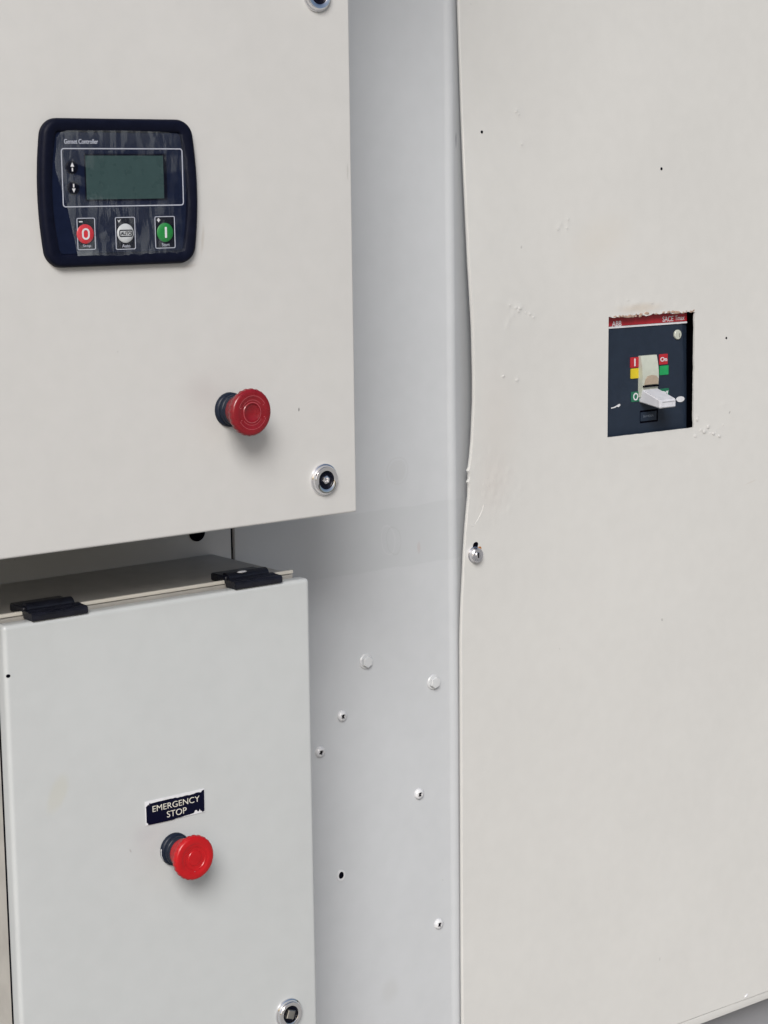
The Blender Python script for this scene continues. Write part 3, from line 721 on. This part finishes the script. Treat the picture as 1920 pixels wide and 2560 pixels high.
def ctl_key(cpx, cpy, mat, frame_px, cap, glyph):
    (fl, ft), (fr, fb) = frame_px
    A_, B_ = fxz(fl, ft), fxz(fr, fb)
    fr_ = frame_obj('key_frame', (A_[0]+B_[0])/2, (A_[1]+B_[1])/2, B_[0]-A_[0], A_[1]-B_[1], .0014, .0006, YF, M_GRAYLINE, ctl)
    bm = bmesh.new(); prism(bm, rrect((A_[0]+B_[0])/2, (A_[1]+B_[1])/2, B_[0]-A_[0]-.0016, A_[1]-B_[1]-.0016, .0010), YF-.0001, YF+.0002); bm_obj('key_pad', bm, M_KEY, ctl)
    x, z = fxz(cpx, cpy); r = .0076
    bm = bmesh.new(); lathe(bm, x, YF, z, [(r, 0), (r, .0006), (r*.93, .0010), (r*.5, .0012)], 40); k = bm_obj('push_key', bm, mat, ctl, smooth=True)
    if glyph == 'O': frame_obj('key_glyph', x, z, .0068, .0090, .0033, .0014, YF-.0010, M_WHITE, ctl, th=.0005)
    if glyph == 'I':
        bm = bmesh.new(); prism(bm, rrect(x+.0002, z, .0018, .0088, .0004), YF-.0015, YF-.0010); bm_obj('key_glyph', bm, M_WHITE, ctl)
    if glyph == 'AUTO':
        frame_obj('key_glyph', x, z, .0122, .0056, .0012, .0008, YF-.0011, M_KEY, ctl, th=.0003)
        text_obj('lettering', 'AUTO', x, z, .0096, .0028, YF-.0011, M_KEY, ctl, th=.0004, bold=.02)
    if cap:
        text_obj('lettering', cap, (A_[0]+B_[0])/2+.0003, B_[1]+.0030, .0074, .0026, YF-.0001, M_GRAYLINE, ctl)
    # the small sign over each key
    xs_, zs_ = A_[0]+.0036, A_[1]-.0030
    bm = bmesh.new()
    if glyph == 'O': prism(bm, rrect(xs_, zs_, .0032, .0009, .0002, 2), YF-.0004, YF)
    elif glyph == 'I':
        prism(bm, rrect(xs_, zs_, .0030, .0010, .0002, 2), YF-.0004, YF); prism(bm, rrect(xs_, zs_, .0010, .0032, .0002, 2), YF-.00042, YF+.00001)
    else: prism(bm, [(xs_-.0014, zs_+.0008), (xs_-.0002, zs_-.0014), (xs_+.0016, zs_+.0012), (xs_-.0002, zs_+.0002)], YF-.0004, YF)
    bm_obj('sign_mark', bm, M_WHITE, ctl)
ctl_key(212.5, 585, M_RED, ((191, 545), (239.5, 624)), 'Stop', 'O')
ctl_key(313, 583, M_SILVER, ((287, 543), (339.5, 623)), 'Auto', 'AUTO')
ctl_key(412, 581, M_GREEN, ((386, 541), (438.5, 620)), 'Start', 'I')

# protective film, slightly wrinkled, torn along its left edge
film_px = [(151, 331), (168, 326), (300, 326), (400, 329), (474, 339), (477, 400), (482, 470), (484, 560), (482, 632), (400, 637), (300, 639), (195, 641),
           (187, 600), (178, 560), (168, 515), (152, 465), (140, 430), (137, 405), (141, 375), (142, 345)]
YFM = YF-.0022
fp = [xz(px, py, YFM) for px, py in film_px]
def inside(x, z):
    c = False; n = len(fp)
    for i in range(n):
        x1_f, z1_f = fp[i]; x2_f, z2_f = fp[(i+1) % n]
        if (z1_f > z) != (z2_f > z) and x < (x2_f-x1_f)*(z-z1_f)/(z2_f-z1_f)+x1_f: c = not c
    return c
fxs_ = [p[0] for p in fp]; fzs_ = [p[1] for p in fp]
bm = bmesh.new()
base_v = [bm.verts.new((p[0], YFM, p[1])) for p in fp]; f0 = bm.faces.new(base_v)
bmesh.ops.triangulate(bm, faces=[f0])
for _ in range(5): bmesh.ops.subdivide_edges(bm, edges=[e for e in bm.edges if e.calc_length() > .0012], cuts=1, use_grid_fill=False)
bmesh.ops.triangulate(bm, faces=bm.faces)
hz = bm.loops.layers.color.new('haze')
KEYS_ = [(*fxz(179, 418), .0056), (*fxz(182.5, 470), .0056), (*fxz(212.5, 585), .0078), (*fxz(313, 583), .0078), (*fxz(412, 581), .0078)]
for v in bm.verts:
    x, z = v.co.x, v.co.z
    out_scr = min(1, max(0, (z-l0[1])/.004, (l1[1]-z)/.004, (l0[0]-x)/.004, (x-l1[0])/.006))
    wr = mnoise.noise(Vector((x*170, 2, z*38))) + .5*mnoise.noise(Vector((x*330, 7, z*120)))
    v.co.y += -.0006*wr*out_scr - .0004*mnoise.noise(Vector((x*30, 2, z*30)))
for f in bm.faces:
    for l in f.loops:
        x, z = l.vert.co.x, l.vert.co.z
        out_scr = min(1, max(0, (z-l0[1])/.003, (l1[1]-z)/.003, (l0[0]-x)/.003, (x-l1[0])/.003))
        left = max(0, 1-(x-min(fxs_))/.014)
        xe_l = np.interp(z, sorted([fp[i][1] for i in (0, 19, 18, 17, 16, 15, 14, 13, 12, 11)]), [fp[i][0] for i in sorted((0, 19, 18, 17, 16, 15, 14, 13, 12, 11), key=lambda i: fp[i][1])])
        le = math.exp(-((x-xe_l)/.0075)**2)
        if x > l1[0]+.006: out_scr = .45
        for (kx, kz, kr) in KEYS_:
            if (x-kx)**2+(z-kz)**2 < kr*kr: out_scr = 0
        corner = math.exp(-(((x-.785)/.010)**2+((z-1.553)/.006)**2))
        edge = .22 if l.vert.is_boundary else 0
        lk_ = 0 if (out_scr == 0 and x < .785) else 1
        l[hz] = (max(out_scr, .1), lk_*min(.6, (.17 if x < xe_l+.016 else .17*math.exp(-((x-xe_l-.016)/.002)**2))*(.7+.6*abs(mnoise.noise(Vector((x*150, 4, z*90)))))+edge+.34*corner), 0, 1)
bm_obj('protective_film', bm, M_FILM, ctl, smooth=True)

# emergency stop mushroom buttons
def stop_button(px, py, Y, parent, capmat, marks, k=1.0):
    x, z = xz(px, py, Y)
    bm = bmesh.new()
    lathe(bm, x, Y+.0005, z, [(.0146, 0), (.0146, .0030), (.0138, .0042), (.0128, .0046), (.0128, .0085), (.0122, .0090), (.0120, .020), (.0112, .022)], 56, ripple=((4, 5, 6), .006, 2))
    col = bm_obj('stop_button', bm, M_COLLAR, parent, smooth=True)
    if not marks:
        bm = bmesh.new(); a0 = math.radians(168)
        pts = []
        for i in range(9): a = a0+math.radians(44)*i/8; pts.append((.01472*math.cos(a), .01472*math.sin(a)))
        for (h0, h1) in ((.0012, .0026),):
            A_ = [bm.verts.new((x+p[0], Y-h0, z+p[1])) for p in pts]; B_ = [bm.verts.new((x+p[0], Y-h1, z+p[1])) for p in pts]
            for i in range(8): bm.faces.new((A_[i], A_[i+1], B_[i+1], B_[i]))
        bm_obj('white_mark', bm, M_WHITE, col)
    bm = bmesh.new()
    H = .0345
    R_ = .0197
    prof = [(.0122, .0125), (.0128, .0140), (.0134, .0190), (.0150, .0230), (.0180, .0268), (R_*.985, .0286), (R_, .0300), (R_, .0322), (R_*.985, H-.0014), (R_*.95, H-.0004), (R_*.90, H), (.0140, H+.0004), (.0134, H+.0002)]
    if marks: prof += [(.0110, H-.0003), (.0088, H-.0004), (.0082, H+.0001), (.0076, H+.0001), (.0070, H-.0008), (.0040, H-.0018), (.0012, H-.0021)]
    else: prof += [(.0125, H-.0002), (.0105, H-.0001), (.0100, H-.0006), (.0070, H-.0007), (.0065, H-.0002), (.0030, H), (.0010, H)]
    lathe(bm, x, Y, z, prof, 96, ripple=((3, 4, 5, 6, 7), .012, 2))
    cap_ = bm_obj('button_cap', bm, capmat, parent, smooth=True)
    # hang the cap on the collar as a sub-part
    cap_.parent = col; cap_.location = ORG[cap_]-ORG[col]
    bm = bmesh.new()
    def arc(r0, r1, a0, a1, n=26, h=H+.0004):
        ps = [(x+r1*math.cos(math.radians(a0+(a1-a0)*i/n)), z+r1*math.sin(math.radians(a0+(a1-a0)*i/n))) for i in range(n+1)]
        ps += [(x+r0*math.cos(math.radians(a1-(a1-a0)*i/n)), z+r0*math.sin(math.radians(a1-(a1-a0)*i/n))) for i in range(n+1)]
        o0 = [bm.verts.new((p[0], Y-h, p[1])) for p in ps]; m_ = n+1
        for i in range(n): bm.faces.new((o0[i], o0[i+1], o0[2*m_-2-i], o0[2*m_-1-i]))
    if marks:
        arc(.0083, .0087, 0, 359.9, 60, H+.0001)
        for a0 in (20, 200):
            arc(.0139, .0142, a0+8, a0+140, 26, H+.0005); arc(.0104, .0107, a0+18, a0+128, 26, H+.0000)
            for rr in (a0+8, a0+140):
                arc(.0118, .0130, rr-1, rr+1.2, 2, H+.0004)
        o = bm_obj('arrow_marks', bm, M_MARK, col)
    else:
        bm.free()
        q = at(487, 2179, Y-H)
        bm = bmesh.new(); lathe(bm, q[0], Y-H+.0001, q[2], [(.0005, 0), (.0005, .0003)], 10); bm_obj('fleck', bm, M_MARK, col)
    return col
stop_button(573, 1023.6, 0, door, M_CAPD, True)

def quarter_lock(x, z, Y, parent, tri, r=.0142):
    bm = bmesh.new()
    lathe(bm, x, Y+.0004, z, [(r, 0), (r, .0014), (r*.98, .0020), (r*.90, .0026), (r*.87, .0046), (r*.82, .0054), (r*.62, .0052), (r*.58, .0048), (r*.56, .0020), (r*.50, .0004)], 64, cap=False)
    lk = bm_obj('lock', bm, M_CHROME, parent, smooth=True)
    bm = bmesh.new(); lathe(bm, x, Y+.0002, z, [(r*.56, 0), (r*.55, .0018), (r*.3, .0019)], 40); 
    bm_obj('lock_recess', bm, M_KEY, lk)
    bm = bmesh.new()
    if tri: lathe(bm, x+.0004, Y-.0015, z+.0001, [(r*.30, 0), (r*.26, .0022), (r*.16, .0026), (r*.08, .0012)], 6, rot=.3); mm = M_CHROMEW
    else: lathe(bm, x, Y-.0015, z, [(r*.42, 0), (r*.40, .0030), (r*.34, .0034)], 4, rot=.45); mm = M_STEEL
    bm_obj('lock_insert', bm, mm, lk)
x, z = xz(816, 1200, -.004); quarter_lock(x, z, 0, door, True)
x, z = xz(798, -14, -.004); quarter_lock(x, z, 0, door, True)

# ------------------------------------------------------------------ lower enclosure
box = thing('junction_enclosure', 'lower grey enclosure with hinged lid, emergency stop label and bright red button', 'enclosure', (.885, YL, .80))
LX0, LX1 = (at(9.6, 1572, YL)[0]+at(45.6, 2507, YL)[0])/2+.0003, (at(776.5, 1550, YL)[0]+at(794.8, 2560, YL)[0])/2
LZ1 = 1.2538
bm = bmesh.new(); add_box(bm, LX0, LX1, YL, YL+.015, .76, LZ1, .0046, 6); lid = bm_obj('lid', bm, M_LID, box, smooth=True)
bm = bmesh.new(); add_box(bm, LX0+.004, LX1-.004, YL+.0152, YL+.0178, .764, LZ1-.004); bm_obj('lid_gasket', bm, M_BODY, box)
bm = bmesh.new(); add_box(bm, LX0+.0012, LX0+.004, YL+.0151, YL+.0179, .764, LZ1-.006); bm_obj('side_gap', bm, M_VOID, box)
BY0 = YL+.018; BX1 = LX1-.005; BZ1 = LZ1+.0024
bm = bmesh.new(); add_box(bm, LX0+.002, BX1, BY0, YW-.0015, .762, BZ1, .0025, 4); bm_obj('body', bm, M_BODY, box, smooth=True)
bm = bmesh.new(); add_box(bm, LX0-.0005, BX1-.001, BY0-.0010, BY0+.0022, BZ1+.0004, BZ1+.0036, .0007, 2); bm_obj('rain_lip', bm, M_GUT, box, smooth=True)
def hinge(xa, xb):
    bm = bmesh.new()
    # front leaf hooked over the lid edge
    prof = [(YL-.0010, LZ1+.0002), (YL-.0016, LZ1+.0012), (YL-.0014, LZ1+.0052), (YL+.0002, LZ1+.0070), (YL+.0030, LZ1+.0068), (YL+.0036, LZ1+.0060), (YL+.0085, LZ1+.0062), (YL+.0095, LZ1+.0074), (YL+.0150, LZ1+.0078), (YL+.0150, LZ1+.0002)]
    A_ = [bm.verts.new((xa, y, z)) for y, z in prof]; B_ = [bm.verts.new((xb, y, z)) for y, z in prof]
    n = len(prof); bm.faces.new(A_); bm.faces.new(B_[::-1])
    for i in range(n): bm.faces.new((A_[i], A_[(i+1) % n], B_[(i+1) % n], B_[i]))
    bmesh.ops.bevel(bm, geom=list(bm.edges), offset=.0006, segments=2, affect='EDGES')
    h = bm_obj('hinge', bm, M_HINGE, lid, smooth=True)
    bm = bmesh.new(); add_box(bm, xa+.0005, xb-.004, YL+.0150, YL+.040, BZ1+.0002, BZ1+.0075, .002, 3)
    # knuckle barrel
    n_ = 16
    c0 = [bm.verts.new((xa+.003, YL+.019+.0062*math.cos(2*math.pi*i/n_), LZ1+.0070+.0054*math.sin(2*math.pi*i/n_))) for i in range(n_)]
    c1 = [bm.verts.new((xb-.005, YL+.019+.0062*math.cos(2*math.pi*i/n_), LZ1+.0070+.0054*math.sin(2*math.pi*i/n_))) for i in range(n_)]
    bm.faces.new(c0); bm.faces.new(c1[::-1])
    for i in range(n_): bm.faces.new((c0[i], c0[(i+1) % n_], c1[(i+1) % n_], c1[i]))
    hb = bm_obj('rear_leaf', bm, M_HINGE, box, smooth=True); hb.parent = h; hb.location = ORG[hb]-ORG[h]
    return h
h1 = hinge(at(82, 1551, YL-.002)[0], at(222, 1530, YL-.002)[0]); h2 = hinge(at(590, 1469, YL-.002)[0], at(708, 1452, YL-.002)[0])
bm = bmesh.new(); q = at(607, 1428, YL+.014)
m = bmesh.ops.create_icosphere(bm, subdivisions=2, radius=1)
for v in m['verts']: v.co = Vector((q[0]+v.co.x*.0052, YL+.0155+v.co.y*.0025, LZ1+.0118+v.co.z*.0011))
pf = bm_obj('white_chip', bm, M_WHITE, box, smooth=True); pf.parent = h2; pf.location = ORG[pf]-ORG[h2]
x, z = xz(20.5, 1690, YL)
bm = bmesh.new(); prism(bm, [(x+.0019*math.cos(a), z+.0014*math.sin(a)) for a in np.linspace(0, 2*math.pi, 14, endpoint=False)], YL-.0003, YL+.0004); bm_obj('drill_hole', bm, M_VOID, lid)
stop_button(435.6, 2121.5, YL, lid, M_CAPR, False)
x, z = xz(727, 2536, YL-.004); quarter_lock(x, z, YL, lid, False, .0145)
# emergency stop label
la_, lb_, lc_, ld_ = at(361.4, 2003.3, YL), at(509.5, 1972.9, YL), at(365.6, 2064, YL), at(510.7, 2029, YL)
lx0, lx1 = (la_[0]+lc_[0])/2, (lb_[0]+ld_[0])/2; lz1, lz0 = (la_[2]+lb_[2])/2, (lc_[2]+ld_[2])/2
W, Hh = lx1-lx0, lz1-lz0
bm = bmesh.new(); prism(bm, [(lx0, lz0), (lx1, lz0+.0002), (lx1+.0003, lz1), (lx0-.0003, lz1)], YL-.0008, YL+.0001); lp = bm_obj('stop_label', bm, M_PLATE, lid)
r3 = random.Random(5)
pts = []
def U(u, v): return (lx0+u*W, lz0+v*Hh)
pts += [U(.035, .01), U(.03, .06), U(.006, .13), U(.010, .60), U(.004, .78), U(.03, .84), U(.055, .86), U(.07, .93), U(.085, .88)]
for i in range(22): pts.append(U(.10+i*.04, .885+.012*i/21+r3.uniform(-.022, .022)))
pts += [U(.965, .95), U(.995, .965), U(.994, .5), U(.992, .06), U(.955, .03), U(.95, .08), U(.925, .10), U(.91, .20), U(.895, .10), U(.87, .11), U(.865, .17), U(.83, .18), U(.81, .08), U(.78, .10), U(.74, .05), U(.70, .07),
        U(.66, .045), U(.62, .055), U(.58, .02), U(.50, .022), U(.46, -.004), U(.3, -.006)]
bm = bmesh.new(); prism(bm, pts[::-1], YL-.0011, YL-.0004)
bmesh.ops.triangulate(bm, faces=[f for f in bm.faces if len(f.verts) > 4]); bm_obj('label_film', bm, M_LBL, lp)
text_obj('lettering', 'EMERGENCY', lx0+.51*W, lz0+.64*Hh, .80*W, .25*Hh, YL-.0011, M_TEXT, lp, bold=-.006)
text_obj('lettering', 'STOP', lx0+.515*W, lz0+.275*Hh, .335*W, .26*Hh, YL-.0011, M_TEXT, lp, bold=-.006)
